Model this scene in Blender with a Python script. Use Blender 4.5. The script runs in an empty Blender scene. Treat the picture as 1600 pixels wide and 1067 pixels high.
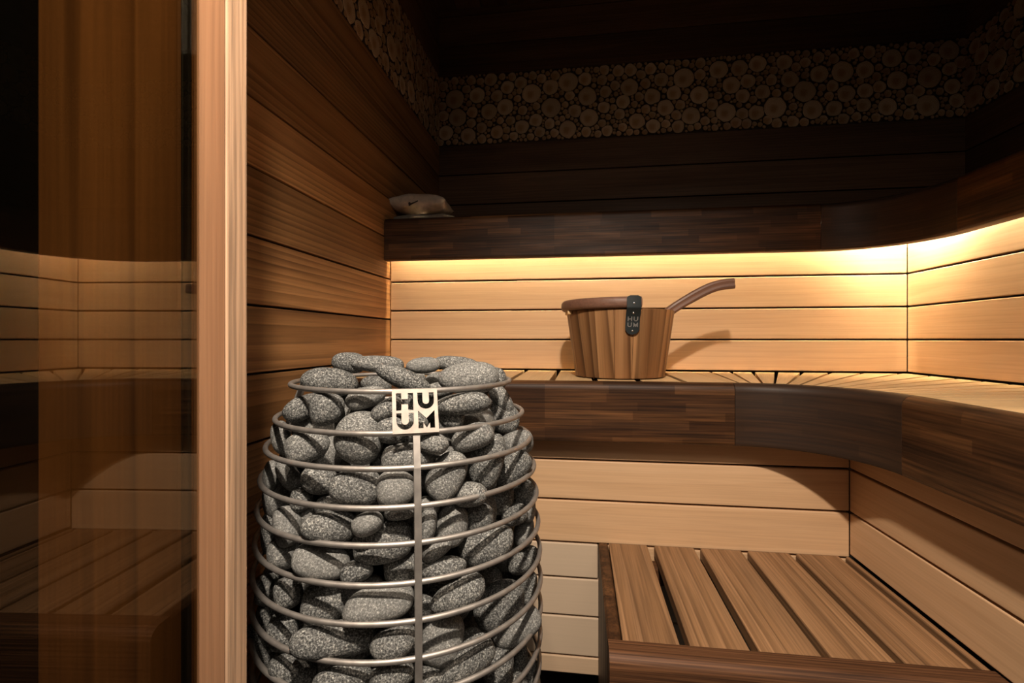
import bpy, bmesh, math, random
import numpy as np
from mathutils import Vector, Matrix
random.seed(7)
C = bpy.context.scene
COL = C.collection
HC = 0.92                      # eye height above the floor
CAM = Vector((0.668, -1.624, HC))
YAW = math.radians(7.866)
F = 760.0                      # focal length in pixels of a 1600 px wide frame
HOR = 530.5

# ------------------------------------------------------------------ camera
cd = bpy.data.cameras.new('camera'); cam = bpy.data.objects.new('camera', cd); COL.objects.link(cam)
cam.location = CAM; cam.rotation_euler = (math.pi/2, 0, YAW)
cd.sensor_width = 36; cd.lens = F/1600*36; cd.shift_y = -(533.5-HOR)/1600; cd.clip_start = 0.02
C.camera = cam
# ------------------------------------------------------------------ world, lights, exposure
w = bpy.data.worlds.new('world'); C.world = w; w.use_nodes = True
w.node_tree.nodes['Background'].inputs[0].default_value = (1.0, 0.8, 0.62, 1)
w.node_tree.nodes['Background'].inputs[1].default_value = 0.10
C.view_settings.view_transform = 'Standard'; C.view_settings.look = 'None'
C.view_settings.exposure = 0.0; C.view_settings.gamma = 1.0
C.view_settings.use_curve_mapping = False

def spot(name, loc, target, power, col, size, blend, rad):
    l = bpy.data.lights.new(name, 'SPOT'); l.energy = power; l.color = col
    l.spot_size = math.radians(size); l.spot_blend = blend; l.shadow_soft_size = rad
    o = bpy.data.objects.new(name, l); COL.objects.link(o); o.location = loc
    o.rotation_euler = (Vector(target)-Vector(loc)).to_track_quat('-Z', 'Y').to_euler()
    return o
# the corridor downlight just outside the door, above and behind the photographer
spot('corridor_downlight', (0.70, -1.76, HC+1.02), (0.66, -0.80, HC-0.62), 165, (1.0, 0.85, 0.70), 90, 0.8, 0.030)
# second corridor downlight, close to the hinge side of the door
spot('door_downlight', (0.50, -1.52, HC+1.38), (0.36, -1.22, HC-0.2), 50, (1.0, 0.80, 0.62), 60, 1.0, 0.03)
l = bpy.data.lights.new('soft_fill', 'AREA'); l.shape = 'RECTANGLE'; l.size = .5; l.size_y = .3; l.energy = 3.5; l.color = (1.0, 0.86, 0.72)  # added soft fill to even out the left wall, no real fixture
o = bpy.data.objects.new('soft_fill', l); COL.objects.link(o); o.location = (1.15, -2.15, HC+1.0); o.rotation_euler = (Vector((.4,0,HC-.1))-Vector(o.location)).to_track_quat('-Z','Y').to_euler()
LED_POWER = 330.0
LED_POWER_RIGHT = 520.0

# ------------------------------------------------------------------ helpers
def pix(px, py, d):
    """point of the room seen at photo pixel (px, py), d metres ahead of the lens plane"""
    x = (px-800)/F*d; z = (HOR-py)/F*d
    c, s = math.cos(YAW), math.sin(YAW)
    return Vector((CAM.x + c*x - s*d, CAM.y + s*x + c*d, HC+z))

class MB:
    """mesh collector; gc = wood-grain coordinates (metres, along x), tone = per-piece colour value"""
    def __init__(self): self.v=[]; self.f=[]; self.gc=[]; self.t=[]
    def add(self, vs, fs, gcs=None, tone=0.5):
        b = len(self.v)
        self.v += [tuple(p) for p in vs]
        self.gc += [tuple(p) for p in (gcs if gcs is not None else vs)]
        self.t += [tone]*len(vs)
        self.f += [tuple(i+b for i in f) for f in fs]
    def obj(self, name, mat, parent=None, smooth=None, loc=None):
        me = bpy.data.meshes.new(name)
        L = Vector(loc) if loc is not None else Vector((0,0,0))
        me.from_pydata([tuple(Vector(p)-L) for p in self.v], [], self.f)
        a = me.attributes.new('gc', 'FLOAT_VECTOR', 'POINT'); a.data.foreach_set('vector', [c for g in self.gc for c in g])
        b = me.attributes.new('tone', 'FLOAT', 'POINT'); b.data.foreach_set('value', self.t)
        me.validate(); me.update()
        if smooth is not None and smooth != 40:      # 40 marks flat boards
            me.polygons.foreach_set('use_smooth', [True]*len(me.polygons))
            me.set_sharp_from_angle(angle=math.radians(smooth))
        o = bpy.data.objects.new(name, me); COL.objects.link(o)
        if mat: me.materials.append(mat)
        if parent: o.parent = parent; o.location = L - parent_world(parent)
        else: o.location = L
        return o
def parent_world(p):
    v = Vector(p.location)
    while p.parent: p = p.parent; v += p.location
    return v
def tag(o, label=None, cat=None, group=None, kind=None):
    if label: o['label'] = label
    if cat: o['category'] = cat
    if group: o['group'] = group
    if kind: o['kind'] = kind
    return o
def thing(name, label, cat, loc=(0,0,0), group=None):
    o = bpy.data.objects.new(name, None); COL.objects.link(o); o.location = loc; o.empty_display_size = .05
    return tag(o, label, cat, group)
def rprof(W, T, ch, n=2):
    """rounded rectangle profile in (w, t)"""
    pts = []
    for cx, cy, a0 in ((W-ch, T-ch, 0), (ch, T-ch, 90), (ch, ch, 180), (W-ch, ch, 270)):
        for k in range(n+1):
            a = math.radians(a0+90*k/n); pts.append((cx+ch*math.cos(a), cy+ch*math.sin(a)))
    return pts
def plank(mb, o, dl, dw, dt, L, W, T, ch=0.002, tone=None, off=None, n=2):
    """board from corner o: length L along dl, width W along dw, thickness T along dt"""
    o, dl, dw, dt = Vector(o), Vector(dl), Vector(dw), Vector(dt)
    if off is None: off = (random.uniform(0, 40), random.uniform(-.10, .10), random.uniform(.01, .09))
    if tone is None: tone = random.random()
    pr = rprof(W, T, ch, n); N = len(pr)
    vs, gs = [], []
    for l, sh in ((0, ch), (ch, 0), (L-ch, 0), (L, ch)):
        for (a, b) in pr:
            a2 = min(max(a, sh), W-sh); b2 = min(max(b, sh), T-sh)
            vs.append(o+dl*l+dw*a2+dt*b2); gs.append((l+off[0], a2-W/2+off[1], b2+off[2]))
    fs = []
    flip = dl.cross(dw).dot(dt) < 0
    for r in range(3):
        for k in range(N):
            k2 = (k+1) % N
            q = (r*N+k, r*N+k2, (r+1)*N+k2, (r+1)*N+k); fs.append(q if flip else q[::-1])
    a = tuple(range(N)); b = tuple(range(3*N, 4*N))
    fs.append(a[::-1] if flip else a); fs.append(b if flip else b[::-1])
    # orient: above assumes dl x dw = dt right handed
    fs = [f[::-1] for f in fs] if True else fs
    mb.add(vs, fs, gs, tone)
def box(mb, lo, hi, tone=.5):
    x0,y0,z0 = lo; x1,y1,z1 = hi
    vs = [(x0,y0,z0),(x1,y0,z0),(x1,y1,z0),(x0,y1,z0),(x0,y0,z1),(x1,y0,z1),(x1,y1,z1),(x0,y1,z1)]
    mb.add(vs, [(3,2,1,0),(4,5,6,7),(0,1,5,4),(1,2,6,5),(2,3,7,6),(3,0,4,7)], None, tone)
def tube(mb, pts, r, n=10, closed=False, tone=.5):
    P = [Vector(p) for p in pts]; N = len(P); rings = []
    up = Vector((0,0,1))
    for i in range(N):
        if closed: t = (P[(i+1)%N]-P[i-1]).normalized()
        else: t = (P[min(i+1,N-1)]-P[max(i-1,0)]).normalized()
        ref = up if abs(t.z) < .95 else Vector((1,0,0))
        a = t.cross(ref).normalized(); b = a.cross(t)
        rr = r[i] if isinstance(r, (list, tuple)) else r
        rings.append([P[i]+a*rr*math.cos(2*math.pi*k/n)+b*rr*math.sin(2*math.pi*k/n) for k in range(n)])
    vs = [p for q in rings for p in q]; fs = []
    for i in range(N if closed else N-1):
        j = (i+1) % N
        for k in range(n):
            k2 = (k+1)%n; fs.append((i*n+k, j*n+k, j*n+k2, i*n+k2))
    if not closed:
        fs.append(tuple(range(n))); fs.append(tuple(range((N-1)*n, N*n))[::-1])
    mb.add(vs, fs, None, tone)
def lathe(mb, prof, cx, cy, n=48, tone=.5, closed=True, gcf=None):
    """prof: closed list of (r, z)"""
    vs, gs = [], []
    for i in range(n):
        a = 2*math.pi*i/n
        for (r, z) in prof:
            vs.append((cx+r*math.cos(a), cy+r*math.sin(a), z)); gs.append(gcf(a, r, z) if gcf else vs[-1])
    m = len(prof); fs = []
    for i in range(n):
        j = (i+1) % n
        for k in range(m if closed else m-1):
            k2 = (k+1) % m; fs.append((i*m+k, j*m+k, j*m+k2, i*m+k2))
    mb.add(vs, fs, gs, tone)
def prism(mb, poly, z0, z1, dirn, tone=None, inset=.0015):
    """board with a polygon outline (ccw, xy), grain along dirn"""
    if tone is None: tone = random.random()
    dx = Vector((dirn[0], dirn[1])).normalized(); dy = Vector((-dx.y, dx.x))
    off = (random.uniform(0,40), random.uniform(-.1,.1), random.uniform(.01,.09))
    n = len(poly); cx = sum(p[0] for p in poly)/n; cy = sum(p[1] for p in poly)/n
    vs, gs = [], []
    for z, s in ((z0, inset), (z0+inset, 0), (z1-inset, 0), (z1, inset)):
        for (x, y) in poly:
            d = Vector((cx-x, cy-y)).normalized()*s
            q = Vector((x+d.x, y+d.y)); r = q-Vector((cx, cy))
            vs.append((q.x, q.y, z)); gs.append((r.dot(dx)+off[0], r.dot(dy)+off[1], z-z0+off[2]))
    fs = [tuple(range(n))[::-1], tuple(range(3*n, 4*n))]
    for k in range(3):
        for i in range(n): j=(i+1)%n; fs.append((k*n+i, k*n+j, (k+1)*n+j, (k+1)*n+i))
    mb.add(vs, fs, gs, tone)

# ------------------------------------------------------------------ materials
def newmat(name):
    m = bpy.data.materials.new(name); m.use_nodes = True
    nt = m.node_tree; b = nt.nodes['Principled BSDF']
    return m, nt, b
def nd(nt, t, **kw):
    n = nt.nodes.new(t)
    for k, v in kw.items():
        if k.startswith('i_'):
            key = k[2:]; n.inputs[int(key) if key.isdigit() else key].default_value = v
        else: setattr(n, k, v)
    return n
def ramp(nt, stops, fac, interp='LINEAR'):
    r = nt.nodes.new('ShaderNodeValToRGB'); r.color_ramp.interpolation = interp
    e = r.color_ramp.elements
    while len(e) < len(stops): e.new(.5)
    for i, (p, c) in enumerate(stops): e[i].position = p; e[i].color = (*c, 1) if len(c) == 3 else c
    nt.links.new(fac, r.inputs[0]); return r
def mixc(nt, fac, a, b, mode='MIX'):
    m = nd(nt, 'ShaderNodeMix', data_type='RGBA', blend_type=mode)
    for sock, v in ((m.inputs[0], fac), (m.inputs[6], a), (m.inputs[7], b)):
        if isinstance(v, (int, float)): sock.default_value = v
        elif isinstance(v, tuple): sock.default_value = (*v, 1) if len(v) == 3 else v
        else: nt.links.new(v, sock)
    return m.outputs[2]
def wood(name, dark, mid, light, ring=70, contrast=.5, fibre=.35, rough=.5, tonevar=.35, bump=.15, spec=.35, alt=None, stretch=.12, dist=3.0, coat=0):
    """solid wood: ring wave around a remote axis, stretched along the grain, plus fine fibres"""
    m, nt, b = newmat(name); L = nt.links.new
    at = nd(nt, 'ShaderNodeAttribute', attribute_name='gc'); tn = nd(nt, 'ShaderNodeAttribute', attribute_name='tone')
    mp = nd(nt, 'ShaderNodeMapping', i_Scale=(stretch, 1, 1)); L(at.outputs['Vector'], mp.inputs[0])
    # slow warp
    n1 = nd(nt, 'ShaderNodeTexNoise', i_Scale=9.0, i_Detail=2.0); L(mp.outputs[0], n1.inputs[0])
    sub = nd(nt, 'ShaderNodeVectorMath', operation='SUBTRACT'); L(n1.outputs['Color'], sub.inputs[0]); sub.inputs[1].default_value=(.5,.5,.5)
    scl = nd(nt, 'ShaderNodeVectorMath', operation='MULTIPLY'); L(sub.outputs[0], scl.inputs[0]); scl.inputs[1].default_value=(0,.05*dist/3,.05*dist/3)
    add = nd(nt, 'ShaderNodeVectorMath', operation='ADD'); L(mp.outputs[0], add.inputs[0]); L(scl.outputs[0], add.inputs[1])
    wv = nd(nt, 'ShaderNodeTexWave', wave_type='RINGS', rings_direction='X', wave_profile='SAW', i_Scale=ring/6.28, i_Distortion=.6, i_Detail=2.0)
    wv.inputs['Detail Scale'].default_value = 3.0
    L(add.outputs[0], wv.inputs[0])
    mf = nd(nt, 'ShaderNodeMapping', i_Scale=(5, 260, 260)); L(at.outputs['Vector'], mf.inputs[0])
    nf = nd(nt, 'ShaderNodeTexNoise', i_Scale=1.0, i_Detail=3.0); L(mf.outputs[0], nf.inputs[0])
    mb_ = nd(nt, 'ShaderNodeMapping', i_Scale=(1.2, 14, 14)); L(at.outputs['Vector'], mb_.inputs[0])
    nb = nd(nt, 'ShaderNodeTexNoise', i_Scale=1.0, i_Detail=2.0); L(mb_.outputs[0], nb.inputs[0])
    base = ramp(nt, [(0.0, mid), (.55, mid), (.85, dark), (1.0, light)], wv.outputs['Fac']) if False else None
    r1 = ramp(nt, [(0.0, light), (.6, mid), (.92, dark), (1.0, light)], wv.outputs['Fac'])
    c0 = mixc(nt, contrast, mid, r1.outputs[0])
    r2 = ramp(nt, [(.3, dark), (.5, mid), (.75, light)], nb.outputs['Fac'])
    c1 = mixc(nt, .45, c0, r2.outputs[0])
    r3 = ramp(nt, [(.35, (.45,.45,.45)), (.62, (1.1,1.1,1.1))], nf.outputs['Fac'])
    c2 = mixc(nt, fibre, c1, r3.outputs[0], 'MULTIPLY')
    if alt: c2 = mixc(nt, ramp(nt, [(.9,(0,0,0)),(.95,(1,1,1))], tn.outputs['Fac']).outputs[0], c2, mixc(nt, .75, c2, alt))
    r4 = ramp(nt, [(0, (1-tonevar,)*3), (1, (1+tonevar,)*3)], tn.outputs['Fac'])
    c3 = mixc(nt, 1.0, c2, r4.outputs[0], 'MULTIPLY')
    L(c3, b.inputs['Base Color'])
    rr = ramp(nt, [(.3, (rough+.12,)*3), (.7, (rough-.08,)*3)], nb.outputs['Fac']); L(rr.outputs[0], b.inputs['Roughness'])
    b.inputs['Specular IOR Level'].default_value = spec
    if coat: b.inputs['Coat Weight'].default_value = coat; b.inputs['Coat Roughness'].default_value = .25
    bp = nd(nt, 'ShaderNodeBump', i_Strength=bump, i_Distance=.0012)
    ad = nd(nt, 'ShaderNodeMath', operation='ADD'); L(nf.outputs['Fac'], ad.inputs[0]); L(wv.outputs['Fac'], ad.inputs[1])
    L(ad.outputs[0], bp.inputs['Height']); L(bp.outputs[0], b.inputs['Normal'])
    return m
M = {}
M['left'] = wood('thermo_aspen_wall', (.10,.041,.013), (.245,.115,.040), (.41,.205,.078), ring=150, contrast=.85, rough=.52, tonevar=.45, stretch=.05)
M['aspen'] = wood('pale_aspen', (.46,.28,.145), (.59,.375,.21), (.66,.44,.265), ring=150, contrast=.32, fibre=.14, rough=.5, tonevar=.07, alt=(.50,.41,.31), bump=.012)
M['seat'] = wood('pale_seat_aspen', (.48,.30,.14), (.60,.40,.20), (.66,.46,.25), ring=200, contrast=.25, fibre=.2, rough=.5, tonevar=.12, bump=.02)
M['bench'] = wood('worn_brown_bench', (.085,.042,.018), (.25,.132,.060), (.37,.208,.105), ring=170, contrast=.75, fibre=.5, rough=.55, tonevar=.15, stretch=.05, bump=.25)
M['dwall'] = wood('dark_thermo_wall', (.042,.021,.010), (.105,.052,.024), (.15,.077,.037), ring=220, contrast=.5, rough=.6, tonevar=.2, stretch=.05)
M['jamb'] = wood('peach_jamb', (.32,.15,.075), (.43,.225,.118), (.50,.28,.155), ring=160, contrast=.25, fibre=.25, rough=.45, tonevar=.05, stretch=.04)
M['jamb_raw'] = wood('raw_jamb_edge', (.38,.22,.12), (.53,.33,.20), (.64,.43,.28), ring=300, contrast=.4, fibre=.7, rough=.7, tonevar=.05, stretch=.04, bump=.5)
M['casing'] = wood('brown_casing', (.11,.045,.014), (.46,.205,.070), (.64,.30,.11), ring=60, contrast=.8, fibre=.25, rough=.5, tonevar=.1, stretch=.03, dist=4)
M['bucket'] = wood('bucket_staves', (.055,.022,.008), (.20,.090,.034), (.50,.27,.12), ring=75, contrast=.95, fibre=.3, rough=.42, tonevar=.25, stretch=.06, dist=5)
M['nose'] = wood('dark_bench_edge', (.025,.011,.006), (.10,.042,.018), (.19,.085,.036), ring=240, contrast=.7, fibre=.9, rough=.58, spec=.2, tonevar=.1, stretch=.03, bump=.4)
M['lid'] = wood('brown_lid', (.12,.055,.035), (.17,.085,.055), (.22,.11,.07), ring=150, contrast=.3, fibre=.3, rough=.45, tonevar=.05)
def apron_mat():
    """dark edge-glued staves with finger joints, semi-gloss"""
    m, nt, b = newmat('dark_stave_apron'); L = nt.links.new
    at = nd(nt, 'ShaderNodeAttribute', attribute_name='gc')
    sp = nd(nt, 'ShaderNodeSeparateXYZ'); L(at.outputs['Vector'], sp.inputs[0])
    def mth(op, x, y=None):
        n = nd(nt, 'ShaderNodeMath', operation=op)
        for i, q in enumerate((x, y)):
            if q is None: continue
            if isinstance(q, (int, float)): n.inputs[i].default_value = q
            else: L(q, n.inputs[i])
        return n.outputs[0]
    row = mth('FLOOR', mth('DIVIDE', sp.outputs[1], .0205))
    wr = nd(nt, 'ShaderNodeTexWhiteNoise', noise_dimensions='1D'); L(row, wr.inputs['W'])
    col = mth('FLOOR', mth('DIVIDE', mth('ADD', sp.outputs[0], mth('MULTIPLY', wr.outputs['Value'], 3.0)), mth('ADD', .11, mth('MULTIPLY', wr.outputs['Value'], .12))))
    cb = nd(nt, 'ShaderNodeCombineXYZ'); L(row, cb.inputs[0]); L(col, cb.inputs[1])
    br = nd(nt, 'ShaderNodeTexWhiteNoise', noise_dimensions='2D'); L(cb.outputs[0], br.inputs['Vector'])
    mf = nd(nt, 'ShaderNodeMapping', i_Scale=(5, 200, 200)); L(at.outputs['Vector'], mf.inputs[0])
    nf = nd(nt, 'ShaderNodeTexNoise', i_Scale=1.0, i_Detail=4.0); L(mf.outputs[0], nf.inputs[0])
    mg = nd(nt, 'ShaderNodeMapping', i_Scale=(3, 22, 22)); L(at.outputs['Vector'], mg.inputs[0])
    ng = nd(nt, 'ShaderNodeTexNoise', i_Scale=1.0, i_Detail=3.0); L(mg.outputs[0], ng.inputs[0])
    c1 = ramp(nt, [(0, (.036,.015,.006)), (.5, (.053,.023,.009)), (.85, (.07,.031,.012)), (1, (.095,.043,.017))], br.outputs['Value'])
    c2 = ramp(nt, [(.3,(.25,.25,.25)), (.7,(1.75,1.7,1.6))], nf.outputs['Fac'])
    c3 = mixc(nt, .8, c1.outputs[0], c2.outputs[0], 'MULTIPLY')
    c4 = ramp(nt, [(.35,(.45,.45,.5)), (.65,(1.3,1.25,1.2))], ng.outputs['Fac'])
    c5 = mixc(nt, .8, c3, c4.outputs[0], 'MULTIPLY')
    tn = nd(nt, 'ShaderNodeAttribute', attribute_name='tone')
    c6 = mixc(nt, ramp(nt,[(.9,(0,0,0)),(.95,(1,1,1))],tn.outputs['Fac']).outputs[0], c5, mixc(nt, .65, c5, (.028,.018,.013)))
    L(c6, b.inputs['Base Color']); b.inputs['Specular IOR Level'].default_value = .22
    r = ramp(nt, [(.3,(.58,.58,.58)), (.7,(.42,.42,.42))], ng.outputs['Fac']); L(r.outputs[0], b.inputs['Roughness'])
    bp = nd(nt, 'ShaderNodeBump', i_Strength=.12, i_Distance=.001); L(nf.outputs['Fac'], bp.inputs['Height']); L(bp.outputs[0], b.inputs['Normal'])
    return m
M['apron'] = apron_mat()
def plain(name, col, rough=.5, metal=0, spec=.5):
    m, nt, b = newmat(name); L = nt.links.new
    n = nd(nt, 'ShaderNodeTexNoise', i_Scale=60.0, i_Detail=4.0)
    tc = nd(nt, 'ShaderNodeTexCoord'); L(tc.outputs['Object'], n.inputs[0])
    r = ramp(nt, [(.3, tuple(c*.82 for c in col)), (.7, tuple(min(1,c*1.15) for c in col))], n.outputs['Fac']); L(r.outputs[0], b.inputs['Base Color'])
    b.inputs['Roughness'].default_value = rough; b.inputs['Metallic'].default_value = metal; b.inputs['Specular IOR Level'].default_value = spec
    return m
M['back'] = plain('dark_backing', (.006,.005,.004), .9, spec=.1)
M['floor'] = plain('dark_floor', (.02,.022,.028), .5)
M['black'] = plain('black_wall', (.004,.004,.005), .8, spec=.15)
M['steel'] = plain('brushed_steel', (.40,.37,.34), .5, .8)
M['plate'] = plain('satin_plate', (.40,.345,.30), .6, .3)
M['leather'] = plain('dark_leather', (.008,.013,.014), .55)
M['rivet'] = plain('rivet', (.8,.8,.8), .25, 1)
M['logo'] = plain('grey_print', (.16,.15,.14), .5)
M['cloth'] = plain('cream_cloth', (.50,.41,.33), .95, spec=.1)
M['grey_cloth'] = plain('grey_cloth', (.20,.18,.15), .95, spec=.1)
M['ink'] = plain('dark_print', (.03,.025,.02), .9)
M['channel'] = plain('aluminium', (.6,.6,.6), .4, .9)
M['gasket'] = plain('black_gasket', (.01,.009,.009), .6)
def led_mat(name, s, col):
    m = bpy.data.materials.new(name); m.use_nodes = True; nt = m.node_tree; nt.nodes.clear()
    e = nd(nt, 'ShaderNodeEmission'); e.inputs[0].default_value = (*col, 1); e.inputs[1].default_value = s
    o = nd(nt, 'ShaderNodeOutputMaterial'); nt.links.new(e.outputs[0], o.inputs[0]); return m
M['led'] = led_mat('led_back', LED_POWER, (1, .79, .49)); M['ledr'] = led_mat('led_right', LED_POWER_RIGHT, (1, .84, .56))
def glass_mat():
    m = bpy.data.materials.new('bronze_glass'); m.use_nodes = True; nt = m.node_tree; nt.nodes.clear(); L = nt.links.new
    t = nd(nt, 'ShaderNodeBsdfTransparent'); t.inputs[0].default_value = (.60,.56,.47,1)
    g = nd(nt, 'ShaderNodeBsdfGlossy'); g.inputs[0].default_value=(1,1,1,1); g.inputs['Roughness'].default_value=.0
    fr = nd(nt, 'ShaderNodeFresnel'); ge = nd(nt, 'ShaderNodeNewGeometry'); mr = nd(nt, 'ShaderNodeMapRange'); L(ge.outputs['Backfacing'], mr.inputs[0]); mr.inputs[3].default_value = 1.72; mr.inputs[4].default_value = 1/1.72; L(mr.outputs[0], fr.inputs[0])
    mx = nd(nt, 'ShaderNodeMixShader'); L(fr.outputs[0], mx.inputs[0]); L(t.outputs[0], mx.inputs[1]); L(g.outputs[0], mx.inputs[2])
    o = nd(nt, 'ShaderNodeOutputMaterial'); L(mx.outputs[0], o.inputs[0]); return m
M['glass'] = glass_mat()
def stone_mat():
    m, nt, b = newmat('speckled_granite'); L = nt.links.new
    tc = nd(nt, 'ShaderNodeTexCoord'); oi = nd(nt, 'ShaderNodeObjectInfo')
    ad = nd(nt, 'ShaderNodeVectorMath', operation='ADD'); L(tc.outputs['Object'], ad.inputs[0])
    sc = nd(nt, 'ShaderNodeMath', operation='MULTIPLY'); sc.inputs[1].default_value = 50; L(oi.outputs['Random'], sc.inputs[0]); L(sc.outputs[0], ad.inputs[1])
    v = nd(nt, 'ShaderNodeTexNoise', i_Scale=430.0, i_Detail=4.0, i_Roughness=.75); L(ad.outputs[0], v.inputs[0])
    v2 = nd(nt, 'ShaderNodeTexVoronoi', i_Scale=330.0); L(ad.outputs[0], v2.inputs[0])
    n = nd(nt, 'ShaderNodeTexNoise', i_Scale=28.0, i_Detail=4.0); L(ad.outputs[0], n.inputs[0])
    r1 = ramp(nt, [(.38,(.018,.019,.020)), (.46,(.12,.12,.115)), (.55,(.27,.265,.25)), (.65,(.80,.80,.76))], v.outputs['Fac'])
    bw = nd(nt, 'ShaderNodeSeparateColor'); L(v2.outputs['Color'], bw.inputs[0])
    r2 = ramp(nt, [(.0,(.35,.35,.35)), (.25,(.8,.8,.8)), (.7,(1.05,1.05,1.05)), (1,(1.5,1.45,1.38))], bw.outputs[0])
    c = mixc(nt, .7, r1.outputs[0], r2.outputs[0], 'MULTIPLY')
    r3 = ramp(nt, [(.3,(.7,.7,.7)), (.7,(1.15,1.13,1.1))], n.outputs['Fac'])
    c = mixc(nt, .8, c, r3.outputs[0], 'MULTIPLY')
    # pale dust film on some stones
    ra = ramp(nt, [(.0,(0,0,0)), (.6,(.1,.1,.1)), (1,(.5,.5,.5))], oi.outputs['Random'])
    c = mixc(nt, ra.outputs[0], c, (.27,.26,.24))
    hs = nd(nt, 'ShaderNodeHueSaturation'); L(c, hs.inputs['Color'])
    mr = nd(nt, 'ShaderNodeMapRange'); L(oi.outputs['Random'], mr.inputs[0]); mr.inputs[3].default_value=.58; mr.inputs[4].default_value=.80; L(mr.outputs[0], hs.inputs['Value'])
    cc = mixc(nt, 1.0, hs.outputs[0], (.97,1.0,1.02), 'MULTIPLY'); L(cc, b.inputs['Base Color'])
    b.inputs['Roughness'].default_value = .72; b.inputs['Specular IOR Level'].default_value=.35
    bp = nd(nt, 'ShaderNodeBump', i_Strength=.5, i_Distance=.0008); L(v.outputs['Fac'], bp.inputs['Height']); L(bp.outputs[0], b.inputs['Normal'])
    return m
M['stone'] = stone_mat()
def slice_mat():
    m, nt, b = newmat('log_slices'); L = nt.links.new
    at = nd(nt, 'ShaderNodeAttribute', attribute_name='gc'); tn = nd(nt, 'ShaderNodeAttribute', attribute_name='tone')
    n1 = nd(nt, 'ShaderNodeTexNoise', i_Scale=45.0, i_Detail=3.0); L(at.outputs['Vector'], n1.inputs[0])
    ad = nd(nt, 'ShaderNodeMix', data_type='VECTOR'); ad.inputs[0].default_value=.012; L(at.outputs['Vector'], ad.inputs[4]); L(n1.outputs['Color'], ad.inputs[5])
    wv = nd(nt, 'ShaderNodeTexWave', wave_type='RINGS', rings_direction='Z', i_Scale=75.0, i_Distortion=1.2, i_Detail=2.0); L(ad.outputs[1], wv.inputs[0])
    r = ramp(nt, [(.2,(.26,.175,.105)), (.8,(.40,.29,.185))], wv.outputs['Fac'])
    ln = nd(nt, 'ShaderNodeVectorMath', operation='LENGTH'); L(ad.outputs[1], ln.inputs[0])
    rr = ramp(nt, [(.0,(.80,.64,.50)), (.011,(.88,.74,.60)), (.022,(1.2,1.2,1.2)), (.05,(1.25,1.25,1.25))], ln.outputs['Value'])
    c = mixc(nt, 1, r.outputs[0], rr.outputs[0], 'MULTIPLY')
    r4 = ramp(nt, [(0,(.95,.95,.95)), (1,(1.3,1.33,1.36))], tn.outputs['Fac'])
    c = mixc(nt, 1, c, r4.outputs[0], 'MULTIPLY'); L(c, b.inputs['Base Color']); b.inputs['Roughness'].default_value=.7
    b.inputs['Specular IOR Level'].default_value=.2
    return m
M['slice'] = slice_mat()
M['bark'] = plain('bark', (.055,.038,.026), .9, spec=.1)

X, Y, Z = Vector((1,0,0)), Vector((0,1,0)), Vector((0,0,1))
# ------------------------------------------------------------------ room shell
XR = 2.2445; YB = 0.613; YF = -1.18; ZC = HC+1.55; ZB0 = HC+.91; ZB1 = HC+1.235
def clad(name, o, dl, L, dt, z0, zmax, pitch, mat, tones=None, gap=.005, T=.014, back=True, ch=.0018, kind='structure', phase=None, parent=None, label=None, cat=None, cut=None):
    """horizontal boards on a wall; o = xy of the start, dl = along, dt = out of the wall"""
    mb = MB(); z = z0; k = 0
    while z < zmax-.01:
        h = min(pitch, zmax-z)
        t = tones[k % len(tones)] if tones else None
        plank(mb, (o[0], o[1], z+gap/2), dl, Z, dt, L, h-gap, T, ch, t)
        z += pitch; k += 1
    ob = mb.obj(name, mat, parent, smooth=40)
    ob.data.materials.append(M['back'])
    # dark board behind the boards, seen in the joints
    bm_ = MB(); oo = Vector((o[0], o[1], z0)); dl=Vector(dl); dt=Vector(dt)
    vs = [oo+dt*.002, oo+dl*L+dt*.002, oo+dl*L+dt*.002+Z*(zmax-z0), oo+dt*.002+Z*(zmax-z0)]
    vs += [p-dt*.012 for p in vs]
    me = ob.data
    b = bmesh.new(); b.from_mesh(me)
    bv = [b.verts.new(p) for p in vs]
    for f in ((0,1,2,3),(7,6,5,4),(0,4,5,1),(1,5,6,2),(2,6,7,3),(3,7,4,0)):
        ff = b.faces.new([bv[i] for i in f]); ff.material_index = 1
    b.to_mesh(me); b.free()
    if kind: ob['kind'] = kind
    return ob
# seams of the room cladding lie at HC+.07+.14k
z0 = HC+.07-.14*7
TL = [.35,.5,.3,.55,.4,.2,.55,.75,.3,.95,.55,.3,.4]      # floor to top, plank by plank
clad('wall_left', (0, YF), Y, YB-YF, X, z0, ZB0, .14, M['left'], TL)
o = clad('trim_1', (0, YF), Y, YB-YF, X, ZB1, ZC, .14, M['dwall'])
clad('wall_back', (0, YB), X, XR, -Y, z0, ZB0, .14, M['dwall'])
clad('trim_2', (0, YB), X, XR, -Y, ZB1, ZC, .14, M['dwall'])
clad('wall_right', (XR, YF), Y, YB-YF, -X, z0, ZB0, .14, M['dwall'])
clad('trim_3', (XR, YF), Y, YB-YF, -X, ZB1, ZC, .14, M['dwall'])
# ceiling boards
mb = MB(); x = -.02
while x < XR: plank(mb, (x, YF, ZC), Y, X, Z, YB-YF+.02, .115, .014, .0018); x += .12
box(mb, (-.02, YF, ZC+.014), (XR+.02, YB+.02, ZC+.03), 0); o = mb.obj('ceiling', M['dwall'], smooth=40); o['kind'] = 'structure'
mb = MB(); box(mb, (-1.2, -2.8, -.05), (XR+.05, YB+.05, 0)); o = mb.obj('floor', M['floor']); o['kind'] = 'structure'

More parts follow.
